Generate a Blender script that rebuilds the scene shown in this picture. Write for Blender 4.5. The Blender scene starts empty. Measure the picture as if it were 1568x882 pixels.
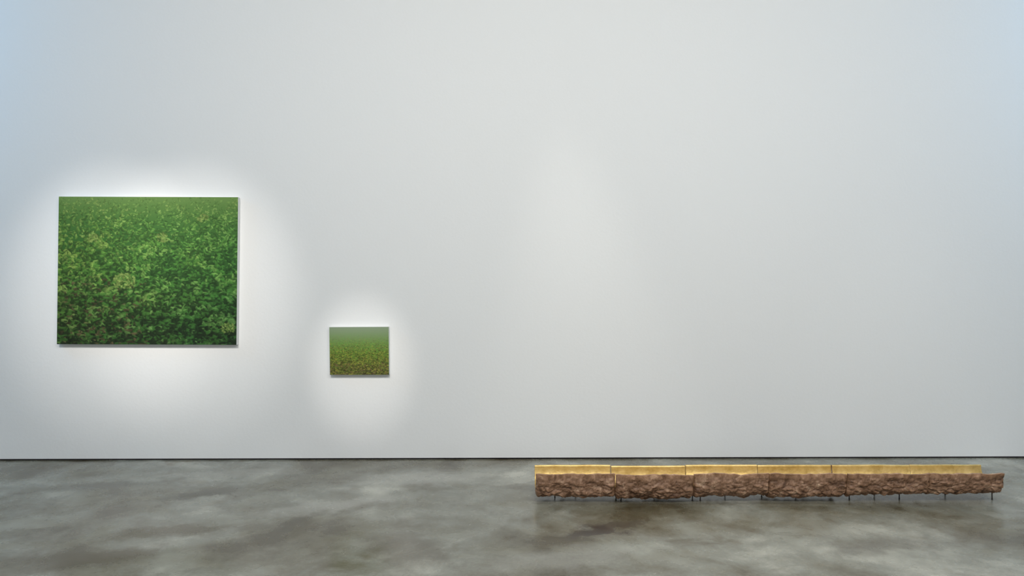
import bpy, bmesh, math, numpy as np
from mathutils import Vector, Matrix, noise

scene = bpy.context.scene
scene.view_settings.view_transform = 'Standard'
scene.view_settings.look = 'None'
col = scene.collection

WY = 5.70          # wall plane
CAMZ = 1.32

def new_mat(name):
    m = bpy.data.materials.new(name); m.use_nodes = True
    nt = m.node_tree
    return m, nt, nt.nodes['Principled BSDF']

def s2l(c):
    c = np.asarray(c, dtype=float)
    return np.where(c <= 0.04045, c/12.92, ((c+0.055)/1.055)**2.4)

def lin(r, g, b):
    v = s2l([r/255, g/255, b/255]); return (float(v[0]), float(v[1]), float(v[2]), 1)

def N(nt, t, **kw):
    n = nt.nodes.new(t)
    for k, v in kw.items():
        if k in n.inputs: n.inputs[k].default_value = v
        else: setattr(n, k, v)
    return n

def ramp(nt, stops):
    r = nt.nodes.new('ShaderNodeValToRGB')
    el = r.color_ramp.elements
    while len(el) < len(stops): el.new(0.5)
    for e, (p, c) in zip(el, stops):
        e.position = p; e.color = c
    return r

def mesh_obj(name, verts, faces, mats=(), parent=None, smooth=False):
    me = bpy.data.meshes.new(name); me.from_pydata(verts, [], faces); me.update()
    o = bpy.data.objects.new(name, me); col.objects.link(o)
    for m in mats: me.materials.append(m)
    if smooth: me.polygons.foreach_set('use_smooth', [True]*len(me.polygons))
    if parent: o.parent = parent
    return o

def box(name, x0, x1, y0, y1, z0, z1, mat, parent=None):
    v = [(x0,y0,z0),(x1,y0,z0),(x1,y1,z0),(x0,y1,z0),(x0,y0,z1),(x1,y0,z1),(x1,y1,z1),(x0,y1,z1)]
    f = [(0,3,2,1),(4,5,6,7),(0,1,5,4),(1,2,6,5),(2,3,7,6),(3,0,4,7)]
    return mesh_obj(name, v, f, [mat], parent)

# ---------------- materials ----------------
wall_m, nt, b = new_mat('wall_paint')
b.inputs['Base Color'].default_value = (0.80, 0.81, 0.805, 1)
b.inputs['Roughness'].default_value = 0.75
b.inputs['Specular IOR Level'].default_value = 0.2
tc = N(nt, 'ShaderNodeTexCoord')
n1 = N(nt, 'ShaderNodeTexNoise', Scale=55.0, Detail=3.0)
nt.links.new(tc.outputs['Object'], n1.inputs['Vector'])
bp = N(nt, 'ShaderNodeBump', Strength=0.07, Distance=0.01)
nt.links.new(n1.outputs['Fac'], bp.inputs['Height']); nt.links.new(bp.outputs['Normal'], b.inputs['Normal'])

ceil_m, nt, b = new_mat('ceiling_paint')
b.inputs['Base Color'].default_value = (0.7, 0.7, 0.7, 1); b.inputs['Roughness'].default_value = 0.8

gap_m, nt, b = new_mat('dark_reveal')
b.inputs['Base Color'].default_value = (0.02, 0.015, 0.02, 1); b.inputs['Roughness'].default_value = 0.8  # near-black colour stands in for the shade inside the gap

# concrete floor
floor_m, nt, b = new_mat('polished_concrete')
L = nt.links.new
tc = N(nt, 'ShaderNodeTexCoord')
mp = N(nt, 'ShaderNodeMapping'); mp.inputs['Rotation'].default_value = (0,0,0.6)
mp.inputs['Location'].default_value = (3.1, 1.7, 0)
L(tc.outputs['Object'], mp.inputs['Vector'])
big = N(nt, 'ShaderNodeTexNoise', Scale=1.3, Detail=9.0, Roughness=0.62, Distortion=0.25)
L(mp.outputs['Vector'], big.inputs['Vector'])
r1 = ramp(nt, [(0.34, lin(78,71,54)), (0.44, lin(108,104,90)), (0.54, lin(126,125,115)), (0.66, lin(162,160,149))])
L(big.outputs['Fac'], r1.inputs['Fac'])
med = N(nt, 'ShaderNodeTexNoise', Scale=3.6, Detail=9.0, Roughness=0.64, Distortion=0.4)
L(mp.outputs['Vector'], med.inputs['Vector'])
r2 = ramp(nt, [(0.32, (0.60,0.54,0.43,1)), (0.46, (0.95,0.95,0.91,1)), (0.66, (1.24,1.24,1.21,1))])
L(med.outputs['Fac'], r2.inputs['Fac'])
mx = N(nt, 'ShaderNodeMix', data_type='RGBA', blend_type='MULTIPLY'); mx.inputs[0].default_value = 0.95
L(r1.outputs['Color'], mx.inputs[6]); L(r2.outputs['Color'], mx.inputs[7])
prev = mx.outputs[2]
stains = [(0.46,4.02,0.22,0.10,0.5,0.95,lin(56,50,44)), (0.66,4.14,0.16,0.05,0.3,0.6,lin(72,66,56)),
          (-1.85,4.02,0.42,0.11,0.25,0.8,lin(78,69,46)), (-2.1,3.62,0.42,0.15,0.2,0.85,lin(74,65,44)),
          (-2.0,4.75,0.30,0.11,0.5,0.8,lin(70,65,51)), (-2.75,4.95,0.35,0.12,0.3,0.6,lin(78,74,62)),
          (0.05,4.9,0.16,0.10,0.1,0.5,lin(86,78,62)), (-0.55,3.75,0.22,0.35,0.5,0.65,lin(82,73,58)),
          (1.9,3.75,0.35,0.10,0.2,0.5,lin(86,79,66)),
          (-0.65,5.15,0.45,0.22,0.1,0.55,lin(166,163,152)), (-1.1,4.5,0.5,0.12,0.4,0.5,lin(162,159,148)),
          (-2.0,5.3,0.5,0.12,0.1,0.4,lin(158,155,144)), (0.2,3.6,0.5,0.15,0.3,0.4,lin(154,152,142))]
wn = N(nt, 'ShaderNodeTexNoise', Scale=5.0, Detail=8.0, Roughness=0.7)
L(tc.outputs['Object'], wn.inputs['Vector'])
sub = N(nt, 'ShaderNodeVectorMath', operation='SUBTRACT'); L(wn.outputs['Color'], sub.inputs[0]); sub.inputs[1].default_value=(0.5,0.5,0.5)
sc = N(nt, 'ShaderNodeVectorMath', operation='MULTIPLY'); L(sub.outputs[0], sc.inputs[0]); sc.inputs[1].default_value=(0.55,0.35,0)
ad = N(nt, 'ShaderNodeVectorMath', operation='ADD'); L(tc.outputs['Object'], ad.inputs[0]); L(sc.outputs[0], ad.inputs[1])
for (x,y,rx,ry,rot,st,c) in stains:
    m2 = N(nt, 'ShaderNodeMapping', vector_type='TEXTURE')
    m2.inputs['Location'].default_value = (x,y,0); m2.inputs['Rotation'].default_value=(0,0,rot); m2.inputs['Scale'].default_value=(rx,ry,1)
    L(ad.outputs[0], m2.inputs['Vector'])
    ln = N(nt, 'ShaderNodeVectorMath', operation='LENGTH'); L(m2.outputs[0], ln.inputs[0])
    mr = N(nt, 'ShaderNodeMapRange', interpolation_type='SMOOTHSTEP'); mr.inputs[1].default_value=0.35; mr.inputs[2].default_value=1.25
    mr.inputs[3].default_value=st; mr.inputs[4].default_value=0
    L(ln.outputs['Value'], mr.inputs[0])
    mm = N(nt, 'ShaderNodeMix', data_type='RGBA'); L(mr.outputs[0], mm.inputs[0]); L(prev, mm.inputs[6]); mm.inputs[7].default_value = c
    prev = mm.outputs[2]
gr = N(nt, 'ShaderNodeTexNoise', Scale=60.0, Detail=4.0, Roughness=0.7); L(tc.outputs['Object'], gr.inputs['Vector'])
rg = ramp(nt, [(0.3,(0.84,0.84,0.84,1)),(0.7,(1.1,1.1,1.1,1))]); L(gr.outputs['Fac'], rg.inputs['Fac'])
mg = N(nt, 'ShaderNodeMix', data_type='RGBA', blend_type='MULTIPLY'); mg.inputs[0].default_value=0.9
L(prev, mg.inputs[6]); L(rg.outputs['Color'], mg.inputs[7])
L(mg.outputs[2], b.inputs['Base Color'])
rr = N(nt, 'ShaderNodeMapRange'); rr.inputs[1].default_value=0.3; rr.inputs[2].default_value=0.7; rr.inputs[3].default_value=0.18; rr.inputs[4].default_value=0.34
L(med.outputs['Fac'], rr.inputs[0]); L(rr.outputs[0], b.inputs['Roughness'])
b.inputs['Specular IOR Level'].default_value = 0.40
bp = N(nt, 'ShaderNodeBump', Strength=0.04, Distance=0.01)
L(med.outputs['Fac'], bp.inputs['Height']); L(bp.outputs['Normal'], b.inputs['Normal'])

# ---------------- room shell ----------------
CH = 4.6
box('floor', -7.5, 7.5, -4.5, WY+0.3, -0.2, 0.0, floor_m)
box('wall_back', -7.5, 7.5, WY, WY+0.3, 0.012, CH, wall_m)
box('shadow_gap_back', -7.5, 7.5, WY+0.012, WY+0.29, 0.0, 0.012, gap_m)  # back of the recessed shadow gap, its shade put into the colour
box('wall_left', -7.8, -7.5, -4.5, WY+0.3, 0.0, CH, wall_m)
box('wall_right', 7.5, 7.8, -4.5, WY+0.3, 0.0, CH, wall_m)
box('ceiling', -7.8, 7.8, -4.5, WY+0.3, CH, CH+0.2, ceil_m)

# ---------------- paintings ----------------
def stamp(img, cx, cy, ln, wd, ang, colr, alpha=0.85, shade=0.12):
    H, W, _ = img.shape
    R = int(max(ln, wd)*1.3)+2
    x0, x1 = max(0,int(cx)-R), min(W,int(cx)+R+1); y0, y1 = max(0,int(cy)-R), min(H,int(cy)+R+1)
    if x1<=x0 or y1<=y0: return
    yy, xx = np.mgrid[y0:y1, x0:x1]
    dx, dy = xx-cx, yy-cy
    c, s = math.cos(ang), math.sin(ang)
    u = (dx*c+dy*s)/ln; v = (-dx*s+dy*c)/wd
    v = v + 0.35*u*u
    d = u*u+v*v
    a = np.clip((1.25-d)/0.5, 0, 1)*alpha
    cc = np.array(colr)[None,None,:]*(1 - shade*v)[...,None]
    img[y0:y1,x0:x1] = img[y0:y1,x0:x1]*(1-a[...,None]) + cc*a[...,None]

def smooth_noise(W,H,cell,rng):
    gw, gh = int(W/cell)+3, int(H/cell)+3
    g = rng.random((gh,gw))
    ys = np.linspace(0,gh-1.001,H); xs = np.linspace(0,gw-1.001,W)
    yi, xi = ys.astype(int), xs.astype(int); fy, fx = ys-yi, xs-xi
    fy = (fy*fy*(3-2*fy))[:,None]; fx = (fx*fx*(3-2*fx))[None,:]
    a=g[np.ix_(yi,xi)]; b_=g[np.ix_(yi,xi+1)]; c=g[np.ix_(yi+1,xi)]; d=g[np.ix_(yi+1,xi+1)]
    return (a*(1-fx)+b_*fx)*(1-fy)+(c*(1-fx)+d*fx)*fy

def interp_col(t, stops):
    ps = [p for p,_ in stops]; cs = np.array([c for _,c in stops], float)/255
    return np.array([np.interp(t, ps, cs[:,k]) for k in range(3)])

def paint_large(W=520, H=428):
    rng = np.random.default_rng(11)
    img = np.zeros((H,W,3))
    base = [(0,(104,144,76)),(0.06,(86,130,62)),(0.25,(60,108,48)),(0.6,(42,84,36)),(0.85,(32,60,28)),(1,(28,48,26))]
    for y in range(H): img[y,:] = interp_col(y/H, base)
    big = smooth_noise(W,H,80,rng); mid = smooth_noise(W,H,22,rng)
    n = 8400
    ys = np.sort(rng.random(n)**0.86)*1.03
    dark = [(0,(78,120,58)),(0.15,(56,100,46)),(0.5,(38,74,34)),(0.8,(29,52,26)),(1,(25,42,25))]
    midc = [(0,(108,152,76)),(0.2,(80,136,60)),(0.5,(62,120,50)),(0.8,(50,98,42)),(1,(42,86,38))]
    lite = [(0,(130,168,90)),(0.2,(104,158,78)),(0.5,(94,148,70)),(0.8,(80,130,66)),(1,(72,118,62))]
    for i in range(n):
        t = float(ys[i]); x = rng.random()*W; y = t*H
        xi, yi = min(W-1,int(x)), min(H-1,max(0,int(y)))
        g = big[yi,xi]; m_ = mid[yi,xi]
        size = (2.8+5.8*min(1,t*1.5))*(0.6+0.7*rng.random())
        left = 1-x/W
        sel = rng.random()+0.6*(m_-0.5)+0.25*(g-0.5) - 0.14*max(0,t-0.6)
        if sel < 0.44: c = interp_col(t,dark)
        elif sel < 0.85: c = interp_col(t,midc)
        else: c = interp_col(t,lite)
        yel = 0.10+left*0.5*min(1,0.25+t*2.2) + 0.3*(g-0.3)
        c = c*np.array([1+0.34*yel, 1+0.02*yel, 1-0.02*yel])
        if t>0.55 and left>0.5 and rng.random()<0.12: c = np.array([0.33,0.32,0.21])*(0.6+0.5*rng.random())
        c = c*(0.88+0.24*rng.random())
        ang = rng.normal(0,0.6) if rng.random()<0.6 else rng.random()*math.pi
        stamp(img,x,y,size,size*(0.38+0.25*rng.random()),ang,c,0.85,0.22)
    fl = [(0.19,0.28,20,12,1),(0.58,0.275,17,14,1),(0.80,0.14,19,11,1),(0.37,0.57,32,24,1),(0.16,0.57,26,20,0),(0.95,0.885,20,17,1),
          (0.47,0.12,14,8,0),(0.33,0.40,16,10,0),(0.10,0.17,16,10,0),(0.30,0.62,20,12,0),(0.05,0.44,14,12,0),(0.68,0.07,12,7,0),(0.26,0.76,18,12,0)]
    for (fx,fy,rx,ry,k) in fl:
        strong = 0.9 if k else 0.38
        for j in range(int(rx*ry*0.26*strong)):
            a = rng.random()*6.283; r = math.sqrt(rng.random())
            px, py = fx*W+rx*r*math.cos(a), fy*H+ry*r*math.sin(a)
            cc = np.array([136,168,86])/255*(0.72+0.38*rng.random()) if rng.random()<0.65 else np.array([88,126,54])/255*(0.7+0.3*rng.random())
            stamp(img,px,py,3.4,2.0,rng.random()*3.1,cc,0.62*strong+0.1,0.1)
    t = np.linspace(0,1,H)[:,None,None]
    hz = np.clip(1-t/0.14,0,1)**1.1*0.38
    img = img*(1-hz)+np.array([114,154,80])[None,None,:]/255*hz
    return np.clip(img,0,1)

def paint_small(W=260, H=209):
    rng = np.random.default_rng(5)
    img = np.zeros((H,W,3))
    base = [(0,(130,156,126)),(0.15,(118,150,104)),(0.35,(102,138,70)),(0.55,(92,118,50)),(0.8,(84,94,44)),(1,(72,76,42))]
    for y in range(H): img[y,:] = interp_col(y/H, base)
    n = 4200
    ys = 0.10+np.sort(rng.random(n)**0.8)*0.92
    for i in range(n):
        t = float(ys[i]); x = rng.random()*W; y=t*H
        c0 = interp_col(t, base)
        k = rng.random()
        amp = min(1,max(0,(t-0.08)*2.2))
        if k<0.42: c = c0*(1-0.42*amp*rng.random())
        elif k<0.75: c = c0*(1+0.22*amp*rng.random())*np.array([0.9,1.05,0.9])
        else: c = c0*(1-amp*0.75)+np.array([150,162,66])/255*amp*0.75*(0.75+0.35*rng.random())
        if t>0.75 and rng.random()<0.12: c = np.array([108,96,66])/255
        s = 1.8+4.2*t*(0.6+0.6*rng.random())
        stamp(img,x,y,s,s*0.42,rng.normal(0,0.45),c,0.85*min(1,0.25+amp),0.15)
    return np.clip(img,0,1)

def canvas_material():
    m, nt, b = new_mat('oil_paint_canvas')
    at = nt.nodes.new('ShaderNodeAttribute'); at.attribute_name = 'paint'
    nt.links.new(at.outputs['Color'], b.inputs['Base Color'])
    b.inputs['Roughness'].default_value = 0.6; b.inputs['Specular IOR Level'].default_value = 0.15
    n_ = N(nt,'ShaderNodeTexNoise',Scale=260.0,Detail=2.0)
    t_ = N(nt,'ShaderNodeTexCoord'); nt.links.new(t_.outputs['Object'], n_.inputs['Vector'])
    bp = N(nt,'ShaderNodeBump',Strength=0.08,Distance=0.002)
    nt.links.new(n_.outputs['Fac'], bp.inputs['Height']); nt.links.new(bp.outputs['Normal'], b.inputs['Normal'])
    return m
paint_m = canvas_material()
edge_m, nt, b = new_mat('primed_canvas_edge')
b.inputs['Base Color'].default_value = (0.72,0.72,0.70,1); b.inputs['Roughness'].default_value=0.7

def painting(name, img, TL, TR, BR, BL, depth, gain):
    """corner (x,z) pairs on the front plane; colours stored on a fine mesh grid"""
    H, W, _ = img.shape
    root = bpy.data.objects.new(name, None); col.objects.link(root)
    yf = WY-depth
    fy, fx = np.mgrid[0:H,0:W]; u = (fx/(W-1)).ravel()[:,None]; v = (fy/(H-1)).ravel()[:,None]
    TLa,TRa,BRa,BLa = map(lambda p: np.array(p,float), (TL,TR,BR,BL))
    p = (TLa*(1-u)+TRa*u)*(1-v)+(BLa*(1-u)+BRa*u)*v
    verts = np.column_stack([p[:,0], np.full(len(p), yf), p[:,1]])
    idx = np.arange(H*W).reshape(H,W)
    faces = np.stack([idx[:-1,:-1],idx[1:,:-1],idx[1:,1:],idx[:-1,1:]],-1).reshape(-1,4)
    o = mesh_obj('painted_canvas', verts.tolist(), faces.tolist(), [paint_m], root)
    ca = o.data.color_attributes.new('paint','FLOAT_COLOR','POINT')
    c = np.clip(s2l(img)*np.array(gain),0,1).reshape(-1,3); c = np.column_stack([c,np.ones(len(c))]).astype(np.float32)
    ca.data.foreach_set('color', c.ravel())
    e = 0.0005
    f = [TL,TR,BR,BL]
    vv = [(x,yf+e,z) for x,z in f]+[(x,WY-0.004,z) for x,z in f]
    mesh_obj('stretcher_frame', vv, [(0,3,2,1),(4,5,6,7),(0,1,5,4),(1,2,6,5),(2,3,7,6),(3,0,4,7)], [edge_m], root)
    return root

painting('landscape_painting', paint_large(), (-3.468,2.029), (-2.0955,2.0205), (-2.111,0.8905), (-3.486,0.899), 0.04, (0.97,0.86,0.95))
painting('landscape_painting', paint_small(), (-1.401,1.0235), (-0.946,1.025), (-0.944,0.6575), (-1.3965,0.6585), 0.035, (1.08,0.92,0.98))

# ---------------- gilded log trough ----------------
bark_m, nt, b = new_mat('rough_cast_bark')
L = nt.links.new
tc = N(nt,'ShaderNodeTexCoord')
n1 = N(nt,'ShaderNodeTexNoise',Scale=16.0,Detail=8.0,Roughness=0.65,Distortion=0.8); L(tc.outputs['Object'], n1.inputs['Vector'])
r1 = ramp(nt,[(0.32,lin(84,58,42)),(0.46,lin(130,98,74)),(0.58,lin(156,122,98)),(0.70,lin(200,170,142))]); L(n1.outputs['Fac'], r1.inputs['Fac'])
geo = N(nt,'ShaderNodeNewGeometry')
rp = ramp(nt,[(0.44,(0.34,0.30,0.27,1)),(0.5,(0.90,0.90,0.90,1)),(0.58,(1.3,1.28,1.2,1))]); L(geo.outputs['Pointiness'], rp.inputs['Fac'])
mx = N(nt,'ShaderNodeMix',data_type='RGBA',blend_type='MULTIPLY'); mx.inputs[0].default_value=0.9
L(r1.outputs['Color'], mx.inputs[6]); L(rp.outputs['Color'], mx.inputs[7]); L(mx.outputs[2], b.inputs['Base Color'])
b.inputs['Roughness'].default_value=0.55
n2 = N(nt,'ShaderNodeTexNoise',Scale=60.0,Detail=6.0,Roughness=0.7); L(tc.outputs['Object'], n2.inputs['Vector'])
bp = N(nt,'ShaderNodeBump',Strength=0.6,Distance=0.007); L(n2.outputs['Fac'], bp.inputs['Height']); L(bp.outputs['Normal'], b.inputs['Normal'])

gold_m, nt, b = new_mat('gold_leaf')
L = nt.links.new
tc = N(nt,'ShaderNodeTexCoord')
n1 = N(nt,'ShaderNodeTexNoise',Scale=14.0,Detail=7.0,Roughness=0.65); L(tc.outputs['Object'], n1.inputs['Vector'])
r1 = ramp(nt,[(0.3,(0.50,0.33,0.10,1)),(0.5,(0.72,0.51,0.19,1)),(0.7,(0.86,0.64,0.28,1))]); L(n1.outputs['Fac'], r1.inputs['Fac'])
L(r1.outputs['Color'], b.inputs['Base Color'])
b.inputs['Metallic'].default_value=0.72; b.inputs['Roughness'].default_value=0.42
n2 = N(nt,'ShaderNodeTexNoise',Scale=45.0,Detail=5.0); L(tc.outputs['Object'], n2.inputs['Vector'])
bp = N(nt,'ShaderNodeBump',Strength=0.35,Distance=0.006); L(n2.outputs['Fac'], bp.inputs['Height']); L(bp.outputs['Normal'], b.inputs['Normal'])

steel_m, nt, b = new_mat('blackened_steel')
b.inputs['Base Color'].default_value=(0.05,0.045,0.04,1); b.inputs['Roughness'].default_value=0.5; b.inputs['Metallic'].default_value=0.6

trough = bpy.data.objects.new('gilded_log_trough', None); col.objects.link(trough)
YC = 4.62
def spow(v,p): return math.copysign(abs(v)**p, v)

DZ = [0.003,-0.002,0.002,-0.001,0.0,0.0]
DY = [0.003,-0.004,0.002,0.004,-0.003,-0.003]
BS = [0.98,1.01,0.97,1.03,0.99,1.0]
def segment(i, x0, x1):
    NL, NA = 130, 64
    dz, dy, bs = DZ[i], DY[i], BS[i]
    verts=[]; faces=[]; mats=[]
    for a in range(NL+1):
        s = a/NL; x = x0+(x1-x0)*s
        g = (x-0.14)/2.85
        bdep = (0.160-0.026*max(0,(g-0.5))/0.5)*bs
        lipf = 0.006*noise.noise((x*6,3.1,i)) + 0.005*noise.noise((x*24,1.3,i))
        lipb = 0.003*noise.noise((x*5,9.1,i))
        zr = 0.182+dz
        edge = min(s,1-s)*(x1-x0)
        pinch = max(0,1-edge/0.014)**1.5*0.013
        if i==0: pinch += max(0,1-s*(x1-x0)/0.03)**2*0.010
        for k in range(NA+1):
            t = math.pi*k/NA            # 0 back rim -> pi front rim
            cy, sz = spow(math.cos(t),0.52), math.sin(t)**0.62
            y = YC+dy+0.124*cy; z = zr-bdep*sz
            z += (lipf if cy<0 else lipb)*(1-sz)
            P = Vector((x*1.0,y,z))
            w = 0.15+0.85*min(1,sz*3.0)
            q = Vector((x*11+i*3.3, y*16, z*18))
            d = 0.010*noise.fractal(q,0.75,2.2,6)
            vd = noise.voronoi(Vector((x*17+i*7+0.4*noise.noise(q),y*24,z*34+x*6)))[0]
            d += 0.014*(vd[1]-vd[0]) - 0.006
            d -= pinch
            nrm = Vector((0,math.cos(t),-math.sin(t)))
            P = P+nrm*d*w
            P.x = x + (0.004*noise.noise((y*30,z*30,i*2.0+(0 if s<0.5 else 5))) if 0<a<NL else 0.0)
            verts.append((P.x,P.y,max(P.z,0.010)))
        for k in range(NA+1):
            t = math.pi*k/NA            # back to front, inner
            cy, sz = spow(math.cos(t),0.85), math.sin(t)**0.9
            y = YC+dy+0.105*cy; z = zr-(bdep-0.045)*sz
            z += (lipf if cy<0 else lipb)*(1-sz)
            d = 0.0025*noise.noise((x*12,y*12,z*12+i))
            verts.append((x,y,z+d*min(1,sz*3)))
    M = 2*(NA+1)
    for a in range(NL):
        o0, o1 = a*M, (a+1)*M
        for k in range(NA):
            faces.append((o0+k,o0+k+1,o1+k+1,o1+k)); mats.append(0)
            j=NA+1+k
            faces.append((o0+j,o1+j,o1+j+1,o0+j+1)); mats.append(1)
        faces.append((o0,o1,o1+NA+1,o0+NA+1)); mats.append(1)
        faces.append((o0+NA,o0+M-1,o1+M-1,o1+NA)); mats.append(0)
    for o,fl in ((0,False),(NL*M,True)):
        for k in range(NA):
            f=(o+k,o+NA+1+k,o+NA+2+k,o+k+1)
            faces.append(f[::-1] if fl else f); mats.append(0)
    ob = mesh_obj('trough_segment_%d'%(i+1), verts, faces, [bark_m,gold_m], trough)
    ob.data.polygons.foreach_set('material_index', mats)
    ob.data.polygons.foreach_set('use_smooth', [m==1 for m in mats])
    bm=bmesh.new(); bm.from_mesh(ob.data); bmesh.ops.recalc_face_normals(bm, faces=bm.faces); bm.to_mesh(ob.data); bm.free()
    return ob
xs = [0.14,0.628,1.105,1.566,2.04,2.54,2.995]
for i in range(6):
    segment(i, xs[i]+(0.0003 if i==5 else 0.0015), xs[i+1]-(0.0003 if i==4 else 0.0015))

def leg(n, x, y):
    bm = bmesh.new()
    bmesh.ops.create_cone(bm, cap_ends=True, segments=16, radius1=0.0033, radius2=0.0033, depth=0.075, matrix=Matrix.Translation((x,y,0.0375)))
    bmesh.ops.create_cone(bm, cap_ends=True, segments=20, radius1=0.005, radius2=0.0045, depth=0.002, matrix=Matrix.Translation((x,y,0.001)))
    me = bpy.data.meshes.new('leg_%d'%n); bm.to_mesh(me); bm.free()
    me.materials.append(steel_m)
    o = bpy.data.objects.new('leg_%d'%n, me); col.objects.link(o); o.parent = trough
k=1
for px,yf in ((850,4.66),(943,4.60),(951,4.60),(1060,4.59),(1072,4.59),(1172,4.66),(1303,4.61),(1380,4.61),(1519,4.585)):
    X=(px-784)/1132*4.58
    leg(k, X, yf); k+=1
for X in (0.4,0.9,1.35,1.8,2.3,2.75):
    leg(k, X, 4.70); k+=1

# ---------------- lights ----------------
def area(name, loc, target, sx, sy, power, color):
    l = bpy.data.lights.new(name,'AREA'); l.shape='RECTANGLE'; l.size=sx; l.size_y=sy; l.energy=power; l.color=color
    o = bpy.data.objects.new(name,l); col.objects.link(o); o.location=loc
    o.rotation_euler=(Vector(target)-Vector(loc)).to_track_quat('-Z','Y').to_euler()
    return o
def spot(name, loc, target, half_deg, blend, power, color, scale=(1,1,1), r=0.05):
    l = bpy.data.lights.new(name,'SPOT'); l.spot_size=math.radians(half_deg*2); l.spot_blend=blend; l.energy=power; l.color=color; l.shadow_soft_size=r
    o = bpy.data.objects.new(name,l); col.objects.link(o); o.location=loc; o.scale=scale
    o.rotation_euler=(Vector(target)-Vector(loc)).to_track_quat('-Z','Y').to_euler()
    return o

area('ceiling_light_bank', (0.5,1.1,4.5), (0.5,4.2,1.2), 7.0, 2.0, 405, (1.0,0.985,0.955))
area('blue_fill_left', (-6.2,4.7,3.9), (-4.6,5.7,2.6), 1.0, 1.0, 46, (0.18,0.56,1.0))  # added fill lamp inside the room, tints the wall's left edge blue
area('blue_fill_right', (6.2,4.7,3.9), (4.6,5.7,2.6), 1.0, 1.0, 40, (0.20,0.58,1.0))  # matching added fill lamp for the blue right edge
W1 = (1.0,0.94,0.885)
spot('halo_spot', (-2.95,1.2,4.3), (-3.09,WY,1.33), 10.8, 0.95, 430, W1)  # added spot pair, puts a bright halo around the large canvas
spot('halo_spot', (-2.45,1.2,4.3), (-2.48,WY,1.33), 10.8, 0.95, 430, W1)
spot('halo_spot_narrow', (-1.1,1.6,4.3), (-1.16,WY,0.74), 5.4, 1.0, 380, W1)  # added spot for the halo around the small canvas
spot('track_spot_trough', (0.5,4.5,4.4), (0.9,4.63,0.10), 23, 1.0, 110, (1.0,0.94,0.84), (1.6,0.7,1), 0.12)
spot('track_spot_trough', (2.3,4.5,4.4), (2.2,4.63,0.10), 23, 1.0, 80, (1.0,0.94,0.86), (1.6,0.7,1), 0.12)

w = bpy.data.worlds.new('gallery_ambient'); scene.world=w; w.use_nodes=True
w.node_tree.nodes['Background'].inputs['Color'].default_value=(0.93,0.97,1.0,1)
w.node_tree.nodes['Background'].inputs['Strength'].default_value=0.58

# ---------------- camera ----------------
cd = bpy.data.cameras.new('camera'); cam = bpy.data.objects.new('camera',cd); col.objects.link(cam)
cd.sensor_width=36; cd.lens=36*1132/1568; cd.clip_end=100
cam.matrix_world = Matrix.Translation((0,0,CAMZ)) @ Matrix.Rotation(math.pi/2,4,'X') @ Matrix.Rotation(-0.0026,4,'Z')
scene.camera=cam
